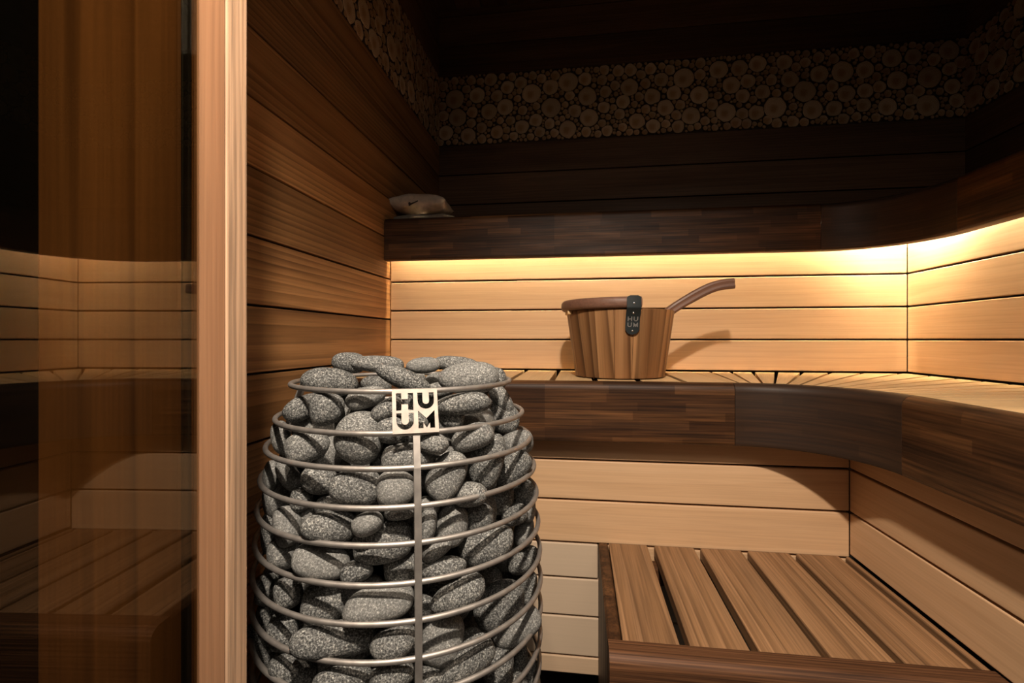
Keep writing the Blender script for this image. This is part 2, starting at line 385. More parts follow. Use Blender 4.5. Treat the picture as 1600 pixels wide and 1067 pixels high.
# log-slice border: packed discs, one mesh per wall
def border(name, origin, dl, dn, L, seed):
    H = ZB1-ZB0; rs = random.Random(seed); P = []; cell = .05; grid = {}
    def near(x, y, reach):
        k = int(reach/cell)+1; cx, cy = int(x/cell), int(y/cell)
        for i in range(cx-k, cx+k+1):
            for j in range(cy-k, cy+k+1):
                for q in grid.get((i,j), ()): yield q
    for r, tries in ((.040, 30*L), (.033, 60*L), (.026, 220*L), (.020, 600*L), (.015, 1500*L), (.011, 4000*L), (.008, 7000*L), (.0058, 9000*L)):
        for _ in range(int(tries)):
            rr = r*rs.uniform(.85, 1.1); x = rs.uniform(rr*.8, L-rr*.8); y = rs.uniform(rr, H-rr)
            ok = True
            for q in near(x, y, rr+.045):
                if (q[0]-x)**2+(q[1]-y)**2 < (q[2]+rr+.0008)**2: ok = False; break
            if ok: q = (x, y, rr); P.append(q); grid.setdefault((int(x/cell), int(y/cell)), []).append(q)
    mb = MB(); dl = Vector(dl); dn = Vector(dn); o = Vector(origin)
    mats = []
    for (x, y, r) in P:
        n = 18 if r > .018 else 12 if r > .01 else 9
        nb = [q for q in near(x, y, r+.09) if (q[0]-x)**2+(q[1]-y)**2 > 1e-9 and math.hypot(q[0]-x, q[1]-y) < r+q[2]+.03]
        ph = rs.uniform(0, 6.28); th = .012+rs.uniform(0, .006); out = []
        amp = rs.uniform(.0,.06)
        for k in range(n):
            a = 2*math.pi*k/n; dx, dy = math.cos(a), math.sin(a)
            R = r*(1.16+amp*math.sin(3*a+ph)+.5*amp*math.sin(5*a+2*ph))
            for q in nb:
                Dx, Dy = q[0]-x, q[1]-y; dd = Dx*dx+Dy*dy
                if dd > 1e-6: R = min(R, (Dx*Dx+Dy*Dy+r*r-q[2]*q[2])/(2*dd)-.0009)
            if dy > 0: R = min(R, (H-y)/dy) if dy > .01 else R
            elif dy < -.01: R = min(R, -y/dy)
            out.append((max(R, .003)*dx, max(R, .003)*dy))
        vs, gs = [], []
        for sc, t in ((1, 0), (1, th-.002), (.93, th)):
            for (a, b) in out:
                vs.append(o+dl*(x+a*sc)+Z*(y+b*sc)+dn*t); gs.append((a*sc, b*sc, 0.0))
        fs = []
        flip = dl.cross(Z).dot(dn) < 0
        for lv in range(2):
            for k in range(n): k2=(k+1)%n; fs.append((lv*n+k, lv*n+k2, (lv+1)*n+k2, (lv+1)*n+k))
        fs.append(tuple(range(2*n, 3*n)))
        if flip: fs = [f[::-1] for f in fs]
        mb.add(vs, fs, gs, rs.random()); mats += [1]*n+[0]*n+[0]
    # dark board behind
    vs = [o, o+dl*L, o+dl*L+Z*H, o+Z*H]; vs += [p-dn*.01 for p in vs]
    mb.add([p+dn*.003 for p in vs], [(0,1,2,3),(7,6,5,4),(0,4,5,1),(1,5,6,2),(2,6,7,3),(3,7,4,0)], [(9,9,9)]*8, 0); mats += [1]*6
    ob = mb.obj(name, M['slice']); ob.data.materials.append(M['bark']); ob.data.polygons.foreach_set('material_index', mats)
    ob['kind'] = 'structure'; return ob
border('trim_4', (.0, YF, ZB0), Y, X, YB-YF, 1)
border('trim_5', (.0, YB, ZB0), X, -Y, XR, 2)
border('trim_6', (XR, YF, ZB0), Y, -X, YB-YF, 3)

# front of the cabin: wall stub beside the door, header above it, jamb, outer casing
SJ = .34; YJ0 = -1.243; YJ1 = YF
mb = MB(); box(mb, (0, YJ0+.012, 0), (SJ-.03, YJ1, HC+.95)); box(mb, (0, YJ0+.012, HC+.95), (XR, YJ1, ZC))
o = mb.obj('wall_front', M['black']); o['kind'] = 'structure'
mb = MB(); plank(mb, (SJ-.03, -1.2072, 0), Z, Y, X, HC+.95, .028, .03, .0015, .5)
o = mb.obj('trim_7', M['jamb_raw'], smooth=40); o['kind'] = 'structure'
mb = MB(); plank(mb, (SJ-.03, YJ0, 0), Z, Y, X, HC+.95, .034, .0295, .0015, .5)
o = mb.obj('trim_8', M['jamb'], smooth=40); o['kind'] = 'structure'
mb = MB(); plank(mb, (.197, YJ0-.016, 0), Z, X, Y, HC+1.1, SJ-.002-.197, .0155, .003, .5, off=(3.1,.02,.03))
o = mb.obj('trim_9', M['casing'], smooth=40); o['kind'] = 'structure'
mb = MB(); box(mb, (-1.2, YJ0+.012, 0), (0, YJ1, ZC)); o = mb.obj('wall_corridor', M['black']); o['kind'] = 'structure'
# open glass door, hinged at the jamb
door = thing('glass_door', 'tinted glass door standing open beside the pale wooden jamb, mirroring the benches', 'door', pix(309, HOR, .412))
door.location.z = 0
Dh = pix(309, HOR, .412)
dd = Vector((-.0864, -.9963, 0)); c, s = math.cos(YAW), math.sin(YAW)
dd = Vector((c*dd.x - s*dd.y, s*dd.x + c*dd.y, 0)).normalized()      # from camera axes to the room
dn = Vector((dd.y, -dd.x, 0)); dn = dn if dn.x > 0 else -dn
mb = MB(); plank(mb, Vector((Dh.x, Dh.y, .012)), dd, Z, -dn, .74, HC+.93, .008, .001, .5)
mb.obj('pane', M['glass'], door, loc=(Dh.x, Dh.y, 0))
mb = MB(); plank(mb, Vector((Dh.x, Dh.y, .012))-dd*.0-dd*.004+(-dn)*.0085, Z, dd, -dn, HC+.93, .010, .002, .0005)
mb.obj('gasket', M['gasket'], door, loc=(Dh.x, Dh.y, 0))

# ------------------------------------------------------------------ benches
R = .215; OV = .057
def apron_piece(pts, ztop, h, mat, name, parent, tone, th=.030, rad=.018):
    """pts: list of (x, y, nx, ny, arclength); n points into the room"""
    prof = []
    for k in range(7):
        a = math.radians(90*k/6); prof.append((-rad+rad*math.sin(a), -rad+rad*math.cos(a)))   # top round over
    prof = [(-th, 0), (-rad-.001, 0)] + prof + [(0, -rad-.0015), (0, -h+.0075), (0, -h+.006), (-.001, -h+.002), (-.004, -h), (-th, -h)]
    m = len(prof); vs, gs, fs = [], [], []
    acc = [0]
    for k in range(1, m): acc.append(acc[-1]+math.hypot(prof[k][0]-prof[k-1][0], prof[k][1]-prof[k-1][1]))
    for (x, y, nx, ny, al) in pts:
        for k, (o_, z_) in enumerate(prof):
            vs.append((x+nx*o_, y+ny*o_, ztop+z_)); gs.append((al+pts[0][4]*3+tone*7, .5-acc[k], 0))
    for i in range(len(pts)-1):
        for k in range(m):
            k2 = (k+1) % m; fs.append((i*m+k, i*m+k2, (i+1)*m+k2, (i+1)*m+k))
    fs.append(tuple(range(m))[::-1]); fs.append(tuple(range((len(pts)-1)*m, len(pts)*m)))
    mb = MB(); mb.add(vs, fs, gs, tone)
    return mb.obj(name, mat, parent, smooth=35)
def l_bench(name, label, yb, xr, yfr, xfr, ztop, yend, h=.1425, smat=None):
    """bench round a corner: back edge y=yb, right edge x=xr, room-side faces y=yfr and x=xfr with a round inside corner"""
    t = thing(name, label, 'bench', (0, yb, ztop))
    cx, cy = xfr-R, yfr-R
    g = .0012
    apron_piece([(.016, yfr, 0, -1, 0), (cx-g, yfr, 0, -1, cx)], ztop, h, M['apron'], 'apron', t, .31)
    arc = []
    for k in range(25):
        a = math.radians(90-90*k/24); arc.append((cx+R*math.cos(a), cy+R*math.sin(a), -math.cos(a), -math.sin(a), cx+R*(math.pi/2-a)))
    apron_piece(arc, ztop, h, M['apron'], 'apron', t, 1.0)
    apron_piece([(xfr, cy-g, -1, 0, 2), (xfr, yend, -1, 0, 2+cy-yend)], ztop, h, M['apron'], 'apron', t, .63)
    th = .028; ins = .032
    # slats left of the round corner, running away from the apron
    def slat(poly, d):
        mb = MB(); prism(mb, poly, ztop-th, ztop-.003, d); mb.obj('seat_slat', smat, t)
    x = cx+.01; pitch = .1075
    while x > .03:
        x0 = max(x-pitch+.007, .017); x1 = x-.007
        if x1-x0 > .02: slat([(x0, yfr+ins), (x1, yfr+ins), (x1, yb-.001), (x0, yb-.001)], (0,1))
        x -= pitch
    N = 17
    def hit(a):
        dx, dy = math.cos(a), math.sin(a); ts = []
        if dx > 1e-6: ts.append((xr-.001-cx)/dx)
        if dy > 1e-6: ts.append((yb-.001-cy)/dy)
        q = min(ts); return (cx+dx*q, cy+dy*q)
    for k in range(N):
        a0 = math.radians(90*k/N); a1 = math.radians(90*(k+1)/N)
        ri = R+ins; gi = .0022/ri; ro = math.hypot(hit((a0+a1)/2)[0]-cx, hit((a0+a1)/2)[1]-cy); go = .0055/ro
        p = [(cx+ri*math.cos(a0+gi), cy+ri*math.sin(a0+gi)), hit(a0+go)]
        h0, h1 = hit(a0+go), hit(a1-go)
        if abs(h0[0]-(xr-.001)) < 1e-6 and abs(h1[1]-(yb-.001)) < 1e-6 and abs(h1[0]-(xr-.001)) > 1e-6: p.append((xr-.001, yb-.001))
        p += [h1, (cx+ri*math.cos(a1-gi), cy+ri*math.sin(a1-gi))]
        am = (a0+a1)/2; slat(p, (math.cos(am), math.sin(am)))
    y = cy-.01
    while y > yend+.05:
        y1 = y-.007; y0 = y-pitch+.007
        slat([(xfr+ins, y0), (xr-.001, y0), (xr-.001, y1), (xfr+ins, y1)], (1,0)); y -= pitch
    return t
ZT, ZM, ZL = HC+.41, HC-.10, HC-.50
YE = -1.16
l_bench('sauna_bench', 'highest wooden bench with dark curved apron above the glowing backrest', YB-.016, XR-.016, -OV, 1.600, ZT, YE, smat=M['seat'])
l_bench('sauna_bench', 'middle bench with fanned pale slats and dark curved apron, carrying the bucket', -.001, 1.653, -.458, 1.235, ZM, YE, smat=M['seat'])
# slatted backrest and under-bench panels
AT = [.2,.8,.45,.6,.3]
def panel(name, label, o, dl, L, dt, z0, z1, tones, T=.016, phase=0.0):
    ob = clad(name, o, dl, L, dt, z0, z1, .1, M['aspen'], tones, gap=.005, T=T, kind=None, ch=.0022)
    return tag(ob, label, 'wall panel')
Tp = .016
panel('backrest_panel', 'glowing pale backrest panel behind the bucket, lit from under the top bench', (.016, Tp), X, 1.653-.016+Tp*0, -Y, HC-.10, HC+.37, [.3,.6,.45,.7,.5])
panel('backrest_panel', 'brightest backrest panel, on the right-hand wall above the middle bench', (1.653+Tp, 0), -Y, 1.16, -X, HC-.10, HC+.37, [.5,.4,.65,.6,.5])
panel('under_bench_panel', 'pale boarded panel under the middle bench, between the heater and the corner', (.016, -.40+Tp), X, 1.289-.016, -Y, HC-.90+.1-.02, HC-.20, [.94,.97,.99,.96,.6,.5,.4], T=Tp) if False else None
def low_panel():
    mb = MB()
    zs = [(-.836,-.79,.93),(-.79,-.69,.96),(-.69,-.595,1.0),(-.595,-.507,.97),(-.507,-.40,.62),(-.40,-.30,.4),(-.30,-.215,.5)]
    for a, b, t in zs:
        if a == -.595:
            plank(mb, (.016, -.40+Tp, HC+a+.0025), X, Z, -Y, .714-.016, b-a-.005, Tp, .0022, t)
            plank(mb, (.716, -.40+Tp, HC+a+.0025), X, Z, -Y, 1.289-.716, b-a-.005, Tp, .0022, .3)
        else: plank(mb, (.016, -.40+Tp, HC+a+.0025), X, Z, -Y, 1.289-.016, b-a-.005, Tp, .0022, t)
    box(mb, (.016, -.40+Tp-.002, HC-.836), (1.289, -.40+Tp+.008, HC-.215), 0)
    ob = mb.obj('under_bench_panel', M['aspen'], smooth=40); ob.data.materials.append(M['back'])
    for p in ob.data.polygons[-6:]: p.material_index = 1
    tag(ob, 'pale boarded panel under the middle bench, running from behind the heater to the corner', 'wall panel')
low_panel()
ob = clad('under_bench_panel', (1.289+Tp, -.40), -Y, .76, -X, HC-.50, HC-.20, .1, M['aspen'], [.5,.35,.5], gap=.005, T=Tp, kind=None, ch=.0022)
tag(ob, 'shadowed boarded panel on the right of the lowest bench, under the curved apron', 'wall panel')
# lowest bench
low = thing('sauna_bench', 'lowest bench of worn brown slats with a rounded dark front edge', 'bench', (.715, -.40, 0))
def part(mb, name, mat, parent=low, sm=40): return mb.obj(name, mat, parent, smooth=sm)
for k in range(6):
    x0 = .741+.1075*k; x1 = min(x0+.0935, 1.288)
    if k == 0: x0 = .740; x1 = .8325
    mb = MB(); plank(mb, (x0, -.797, ZL-.028), Y, X, Z, .396, x1-x0, .026, .003, [.35,.5,.55,.6,.5,.9][k], off=(random.uniform(0,9), random.uniform(-.05,.05), random.uniform(.02,.05)))
    part(mb, 'seat_slat', M['bench'])
mb = MB(); plank(mb, (.715, -.80, .02), Z, Y, X, ZL-.001-.02, .40, .023, .004, .1); part(mb, 'side_panel', M['apron'])
apron_piece([(.7155, -.845, 0, -1, 0), (1.288, -.845, 0, -1, .6)], ZL+.001, .26, M['nose'], 'front_apron', low, .02, th=.046, rad=.022)
for yy, mm in ((-.785, 'seat'), (-.44, 'nose')):
    mb = MB(); plank(mb, (.745, yy-.02, ZL-.072), X, Y, Z, .54, .04, .042, .003, .9); part(mb, 'crossbar', M[mm])

# LED strips under the top bench
def led(label, lo, hi, mat, axis):
    t = thing('led_strip', label, 'light strip', ((lo[0]+hi[0])/2, (lo[1]+hi[1])/2, lo[2]), 'light strips hidden under the top bench')
    mb = MB(); box(mb, (lo[0], lo[1], hi[2]-.002), hi); mb.obj('channel', M['channel'], t)
    e = .001; mb = MB(); box(mb, (lo[0]+e, lo[1]+e, lo[2]), (hi[0]-e, hi[1]-e, hi[2]-.0025)); mb.obj('diffuser', mat, t)
led('long light strip glowing above the backrest behind the bucket', (.035, -.032, HC+.352), (1.58, -.020, HC+.360), M['led'], 0)
led('light strip glowing above the right-hand backrest', (1.621, -1.12, HC+.352), (1.633, -.035, HC+.360), M['ledr'], 1)

# ------------------------------------------------------------------ heater cage
HX, HY = .3631, -.7985
dH = .88
zr = [-.0821,-.1436,-.1934,-.2492,-.3021,-.359,-.4138,-.4688]; rr_ = [.2096,.235,.2504,.2588,.2639,.2672,.2706,.272]
rings = [(HC+z*dH, r*dH) for z, r in zip(zr, rr_)]
while rings[-1][0] > .14:
    k = len(rings); rings.append((rings[-1][0]-.0484, (.272-.0008*(k-8)**1.5)*dH))
def Rz(z):
    if z >= rings[0][0]: return rings[0][1]-(z-rings[0][0])*.9
    for (a, ra), (b, rb) in zip(rings, rings[1:]):
        if z >= b: return rb+(ra-rb)*(z-b)/(a-b)
    return rings[-1][1]
heater = thing('sauna_heater', 'tall round electric sauna heater, a steel wire cage filled with grey stones', 'heater', (HX, HY, 0))
WR = .0040
for z, r in rings:
    mb = MB(); tube(mb, [(HX+r*math.cos(2*math.pi*k/96), HY+r*math.sin(2*math.pi*k/96), z) for k in range(96)], WR, 10, True)
    mb.obj('wire_ring', M['steel'], heater, smooth=60, loc=(HX, HY, z))
fa = math.atan2(CAM.y-HY, CAM.x-HX)          # direction of the lens from the heater
pb = pix(651.5, 700, .65)
front = math.atan2(pb.y-HY, pb.x-HX)
for da in (0, math.radians(112), math.radians(-112)):
    a = front+da; mb = MB(); vs = []; n = 0
    dx, dy = math.cos(a), math.sin(a); tx, ty = -dy, dx
    lv = [(z, r) for z, r in rings[1:]]+[(.10, rings[-1][1])]
    if da: lv = [rings[0]]+lv
    for z, r in lv:
        for o_, w_ in ((r+.0052, -.0045), (r+.0052, .0045), (r-.0048, .0045), (r-.0048, -.0045)):
            vs.append((HX+dx*o_+tx*w_, HY+dy*o_+ty*w_, z))
    fs = [(0,1,2,3), tuple(len(vs)-4+i for i in (3,2,1,0))]
    for i in range(len(lv)-1):
        for k in range(4): k2=(k+1)%4; fs.append((i*4+k, (i+1)*4+k, (i+1)*4+k2, i*4+k2))
    mb.add(vs, fs); mb.obj('vertical_bar', M['steel'], heater)
for k in range(3):
    a = front+math.radians(60+120*k); mb = MB()
    tube(mb, [(HX+.2*math.cos(a), HY+.2*math.sin(a), 0), (HX+.2*math.cos(a), HY+.2*math.sin(a), .13)], .014, 16); mb.obj('foot', M['steel'], heater, smooth=50)
mb = MB(); lathe(mb, [(0.0001,.10),(.225,.10),(.225,.125),(0.0001,.125)], HX, HY, 48); mb.obj('base_plate', M['steel'], heater, smooth=30)
mb = MB(); lathe(mb, [(0.0001,.12),(.060,.12),(.060,HC-.20),(0.0001,HC-.20)], HX, HY, 32); mb.obj('heating_core', M['back'], heater, smooth=30)

# name plate: square with the cut-out letters H U / U M
def curve_mesh(name, loops, ext):
    cu = bpy.data.curves.new(name, 'CURVE'); cu.dimensions = '2D'; cu.fill_mode = 'BOTH'; cu.extrude = ext; cu.resolution_u = 1
    for lp in loops:
        sp = cu.splines.new('POLY'); sp.points.add(len(lp)-1); sp.use_cyclic_u = True
        for i, (a, b) in enumerate(lp): sp.points[i].co = (a, b, 0, 1)
    tmp = bpy.data.objects.new(name+'_tmp', cu); COL.objects.link(tmp)
    dg = bpy.context.evaluated_depsgraph_get(); dg.update()
    me = bpy.data.meshes.new_from_object(tmp.evaluated_get(dg)); bpy.data.objects.remove(tmp); bpy.data.curves.remove(cu)
    me.name = name; return me
def arc2(cx, cy, r, a0, a1, n=12): return [(cx+r*math.cos(math.radians(a0+(a1-a0)*k/n)), cy+r*math.sin(math.radians(a0+(a1-a0)*k/n))) for k in range(n+1)]
def letter_H(x0, y0, x1, y1, t, bar):
    ym = (y0+y1)/2
    return [(x0,y0),(x0+t,y0),(x0+t,ym-bar/2),(x1-t,ym-bar/2),(x1-t,y0),(x1,y0),(x1,y1),(x1-t,y1),(x1-t,ym+bar/2),(x0+t,ym+bar/2),(x0+t,y1),(x0,y1)]
def letter_U(x0, y0, x1, y1, t):
    r = (x1-x0)/2; cx = (x0+x1)/2
    return [(x0,y1)]+arc2(cx, y0+r, r, 180, 360)+[(x1,y1),(x1-t,y1)]+arc2(cx, y0+r, r-t, 360, 180)+[(x0+t,y1)]
def letter_M(x0, y0, x1, y1, t):
    cx = (x0+x1)/2; H = y1-y0
    return [(x0,y0),(x0+t,y0),(x0+t,y0+H*.30),(cx,y0+H*.02+.0*t),(x1-t,y0+H*.30),(x1-t,y0),(x1,y0),(x1,y1),(cx,y0+H*.55),(x0,y1)]
S = 1.0
outer = [(0,0),(1,0),(1,1),(0,1)]
loops = [outer, letter_H(.085,.515,.46,.91,.115,.12), letter_U(.555,.535,.92,.91,.11), letter_U(.085,.085,.46,.455,.11), letter_M(.555,.10,.92,.50,.11)]
pw = .0615
(zA, rA), (zB, rB) = rings[0], rings[1]
me = curve_mesh('name_plate', [[((a-.5)*pw, (b-.5)*pw) for a, b in lp] for lp in loops], .001)
me.materials.append(M['plate']); plate = bpy.data.objects.new('name_plate', me); COL.objects.link(plate)
pc = pix(650, 643, .655); pa = math.atan2(pc.y-HY, pc.x-HX); zc = (zA+zB)/2; rc = (rA+rB)/2+WR+.0035
plate.parent = heater; plate.location = Vector((rc*math.cos(pa), rc*math.sin(pa), zc+.002))
e_t = Vector((-math.sin(pa), math.cos(pa), 0)); e_up = Vector((math.cos(pa)*(rA-rB), math.sin(pa)*(rA-rB), zA-zB)).normalized()
rot = Matrix((e_t, e_up, e_t.cross(e_up))).transposed(); plate.rotation_euler = rot.to_euler()
plate['label'] = 'square pale metal plate with cut-out letters'

# ------------------------------------------------------------------ stones
# (crop, x, y, half length, half width, turn in degrees, depth rank 0 front .. 3 deep) read off 3.33x enlargements
ST = """
1 545 118 88 55 -5 5
1 700 128 140 44 -4 5
1 832 205 150 52 -24 4
1 940 135 95 45 3 5
1 1110 128 115 40 -6 6
1 1185 200 168 84 4 4
1 500 252 95 52 -8 5
1 700 235 80 48 -12 5
1 1030 262 80 42 10 5
1 1310 215 60 62 0 5
1 1005 208 60 34 15 6
1 455 218 148 74 -6 4
1 905 200 45 25 0 6
1 282 372 78 60 28 0
1 435 362 88 86 0 0
1 640 302 115 58 18 1
1 745 365 95 50 32 1
1 605 512 132 142 -10 0
1 768 478 74 72 0 1
1 1150 335 138 56 7 0
1 1085 415 65 50 0 2
1 1350 315 88 45 -52 1
1 1335 400 112 78 -12 1
1 1195 515 118 68 20 0
1 990 542 84 56 -26 0
1 330 555 106 82 14 0
1 188 512 48 88 8 0
1 1272 630 98 148 -18 0
1 1432 540 82 62 8 1
1 1410 672 112 70 36 0
1 862 615 148 75 0 1
1 452 590 92 88 20 2
1 400 735 98 74 -8 1
1 240 712 48 92 28 1
1 592 775 134 88 -6 0
1 802 772 102 92 0 0
1 1062 712 92 138 -30 0
1 150 712 42 80 -4 1
1 1182 812 92 64 0 0
1 1345 820 70 90 -10 2
1 1465 805 68 76 10 1
1 300 832 60 66 0 1
1 1545 880 34 72 0 1
1 440 868 70 62 0 2
1 960 868 70 50 0 2
2 232 105 74 104 6 0
2 340 45 60 95 12 2
2 130 140 34 100 0 2
2 450 112 132 80 -4 0
2 650 92 82 56 18 0
2 725 190 162 100 8 1
2 810 35 76 42 0 1
2 202 238 74 86 0 0
2 405 292 137 90 -14 0
2 590 342 84 58 18 1
2 965 98 44 84 -6 1
2 1088 105 82 110 -12 1
2 1015 222 95 52 28 1
2 1218 58 80 72 0 1
2 1275 212 155 88 18 0
2 1412 42 72 60 20 1
2 1462 130 50 78 -6 1
2 1035 328 125 54 0 1
2 822 325 98 76 0 2
2 1465 282 92 60 28 1
2 120 438 66 84 10 0
2 232 455 74 82 14 0
2 30 460 34 64 -6 1
2 442 500 134 104 -6 1
2 705 512 166 90 2 0
2 930 528 72 58 0 2
2 1122 460 144 78 20 0
2 1335 520 145 108 30 1
2 1485 430 46 84 -10 1
2 196 652 76 102 4 0
2 480 702 212 88 -2 0
2 778 712 118 80 22 0
2 1028 700 116 128 -14 1
2 1180 700 62 56 0 2
2 1432 630 132 78 26 0
2 1160 812 166 84 28 0
2 82 742 44 136 24 0
2 255 862 120 84 -34 0
2 520 898 155 66 2 0
2 775 885 118 68 6 0
2 1320 835 86 104 -10 1
2 1442 792 42 84 -6 1
2 975 905 80 60 0 1
2 1495 885 52 78 -10 2
2 1450 520 60 70 0 3
2 620 420 110 60 0 3
2 340 400 90 60 0 3
"""
def stone_mesh(name, a, b, c, seed):
    rs = random.Random(seed)
    bm = bmesh.new(); bmesh.ops.create_icosphere(bm, subdivisions=4, radius=1)
    k = [Vector((rs.gauss(0,1), rs.gauss(0,1), rs.gauss(0,1))) for _ in range(5)]; ph = [rs.uniform(0,6.28) for _ in range(5)]
    p = rs.uniform(2.15, 2.7); skew = rs.uniform(-.18,.18); sk2 = rs.uniform(-.12,.12)
    for v in bm.verts:
        d = v.co.normalized()
        q = (abs(d.x)**p+abs(d.y)**p+abs(d.z)**p)**(-1/p)
        f = 1+sum(.035*math.sin(1.25*k[i].dot(d)+ph[i]) for i in range(5))
        co = d*q*f
        v.co = Vector((co.x*a, co.y*b*(1+skew*co.x), co.z*c*(1+sk2*co.x)))
    me = bpy.data.meshes.new(name); bm.to_mesh(me); bm.free()
    me.polygons.foreach_set('use_smooth', [True]*len(me.polygons)); me.materials.append(M['stone']); return me
stones = []       # dicts: loc, axes(a,b,c), rot matrix
def lens_dir(px, py):
    return (pix(px, py, 1.0)-CAM)
def make_stone(px, py, la, lb, ang, rank, seed):
    dr = lens_dir(px, py)
    c = None; t = .5; best = None
    # march along the line of sight until the stone sits just inside the wires
    if rank >= 4:                                     # heaped on top
        depth = {4: .80, 5: .89, 6: .95}[rank]
        t = depth
    else:
        t = .45
        while t < 1.2:
            P = CAM+dr*t; thick = .80*min(la, lb)*t/F
            if math.hypot(P.x-HX, P.y-HY) < Rz(P.z)-WR-thick*1.03-.017*rank: break
            t += .002
        if t >= 1.2:                                  # past the flank: nearest approach
            best = min((math.hypot((CAM+dr*q).x-HX, (CAM+dr*q).y-HY), q) for q in [.5+.005*i for i in range(120)]); t = best[1]
    P = CAM+dr*t; A, B = la*t/F, lb*t/F; Cc = .80*min(A, B)
    if rank < 4:                                      # flank stones seen edge-on are turned into the cage
        rad = math.hypot(P.x-HX, P.y-HY); lim = Rz(P.z)-WR-min(A,B)*.9
        if rad > lim: k = lim/rad; P.x = HX+(P.x-HX)*k; P.y = HY+(P.y-HY)*k
        Cc = max(Cc, .022)
    else: Cc = min(B*1.1, .045)
    z = -dr.normalized(); right = Vector((0,0,1)).cross(z).normalized(); up = z.cross(right)
    a = math.radians(ang); ex = right*math.cos(a)+up*math.sin(a); ey = z.cross(ex)
    return dict(P=P, ax=(A, B, Cc), R=Matrix((ex, ey, z)).transposed(), seed=seed, rank=rank, px=px, py=py, hand=True)
for i, ln in enumerate(ST.strip().split('\n')):
    cr, x, y, la, lb, ang, rk = [float(q) for q in ln.split()]
    stones.append(make_stone(380+x*.3, (530 if cr == 1 else 790)+y*.3, la*.3, lb*.3, ang, int(rk), i))
# the rest of the fill (inside, flanks, back and below): small random stones in free space
def free(P, r, lim=.86):
    for s in stones:
        d = (P-s['P']); l = s['R'].transposed() @ d
        e = math.sqrt(sum((l[i]/(s['ax'][i]+r*lim))**2 for i in range(3)))
        if e < 1: return False
    return True
rs = random.Random(5)
for it in range(9000):
    a = rs.uniform(0, 2*math.pi); z = rs.uniform(.17, rings[0][0]-.012); r = rs.choice([.044,.040,.036] if it < 3000 else [.036,.032,.028] if it < 6500 else [.026,.023])
    el = rs.uniform(1.0, 1.5)
    rad = (Rz(z)-WR-r*1.04) if rs.random() < .6 else rs.uniform(min(.08+r, Rz(z)-WR-r*1.04), Rz(z)-WR-r*1.04)
    P = Vector((HX+rad*math.cos(a), HY+rad*math.sin(a), z))
    rel = abs((a-fa+math.pi) % (2*math.pi)-math.pi)
    if rel < 1.35 and z > HC-.52 and rad > Rz(z)-.075: continue    # the seen front is set stone by stone
    if z > rings[0][0]-.045 and (rel < 1.2 or rad > .14): continue
    if not free(P, r): continue
    if len(stones) >= 296: break
    er = Vector((math.cos(a), math.sin(a), 0)); et = Vector((-math.sin(a), math.cos(a), 0)); an = rs.uniform(-.6,.6)
    ex = et*math.cos(an)+Z*math.sin(an); ey = er.cross(ex)
    stones.append(dict(P=P, ax=(r*el, r, r*.95), R=Matrix((ex, ey, er)).transposed(), seed=1000+it, rank=9, px=0, py=0, hand=False))
names = ['first','second','third','fourth','fifth','sixth','seventh','eighth','ninth','tenth','eleventh','twelfth','thirteenth','fourteenth','fifteenth']
rows = {}
for s in stones:
    if s['hand']:
        z = s['P'].z; k = sum(1 for q in rings if q[0] > z)
        rows.setdefault(k if s['rank'] < 4 else 0, []).append(s)
for k, lst in rows.items():
    lst.sort(key=lambda s: s['px'])
    for i, s in enumerate(lst):
        A, B = s['ax'][0], s['ax'][1]; R_ = max(A,B)/min(A,B)
        size = 'large' if A*B > .0017 else 'small' if A*B < .0007 else 'mid-sized'
        shape = 'elongated' if R_ > 1.6 else 'oval' if R_ > 1.2 else 'rounded'
        n = len(lst)
        pos = names[i]+' from the left' if i <= n//2 else (names[n-1-i]+' from the right' if i < n-1 else 'at the far right')
        if i == 0: pos = 'at the far left'
        where = 'heaped on top of the heater' if k == 0 else 'under the top wire ring' if k == 1 else 'between the %s and %s wire rings' % (names[k-1], names[k])
        s['label'] = '%s %s grey stone %s, %s' % (size, shape, where, pos)
for s in stones:
    me = stone_mesh('heater_stone', *s['ax'], s['seed']); o = bpy.data.objects.new('heater_stone', me); COL.objects.link(o)
    o.location = s['P']; o.rotation_euler = s['R'].to_euler()
    tag(o, s.get('label', 'speckled grey stone packed deep in the heater cage behind the outer ones'), 'stone', 'stones filling the heater cage' if s['hand'] else 'stones packed behind the outer layer of the heater')

# ------------------------------------------------------------------ bucket
BX, BY = .779, -.238
zb0, zb1 = ZM, ZM+.178; rb, rt, wt = .121, .1465, .015
bucket = thing('sauna_bucket', 'wooden stave bucket with half-open brown lid standing on the middle bench', 'bucket', (BX, BY, ZM))
mb = MB(); NS = 18
for i in range(NS):
    a0 = 2*math.pi*i/NS+.0035; a1 = 2*math.pi*(i+1)/NS-.0035; m = 4
    off = (rs.uniform(0,30), rs.uniform(-.02,.02), rs.uniform(.0,.05)); vs, gs, fs = [], [], []
    for z in (zb0, zb0+.002, zb1-.002, zb1):
        f = (z-zb0)/(zb1-zb0); ro = rb+(rt-rb)*f; e = .0015 if z in (zb0, zb1) else 0
        for k in range(m+1):
            a = a0+(a1-a0)*k/m; vs.append((BX+(ro-e)*math.cos(a), BY+(ro-e)*math.sin(a), z)); gs.append((z+off[0], (a-a0)*ro+off[1], off[2]))
        for k in range(m, -1, -1):
            a = a0+(a1-a0)*k/m; q = ro-wt+e; vs.append((BX+q*math.cos(a), BY+q*math.sin(a), z)); gs.append((z+off[0], (a-a0)*ro+off[1], off[2]+.015))
    n = 2*(m+1)
    for l in range(3):
        for k in range(n): k2=(k+1)%n; fs.append((l*n+k, l*n+k2, (l+1)*n+k2, (l+1)*n+k))
    fs.append(tuple(range(n))[::-1]); fs.append(tuple(range(3*n, 4*n)))
    mb.add(vs, fs, gs, rs.random())
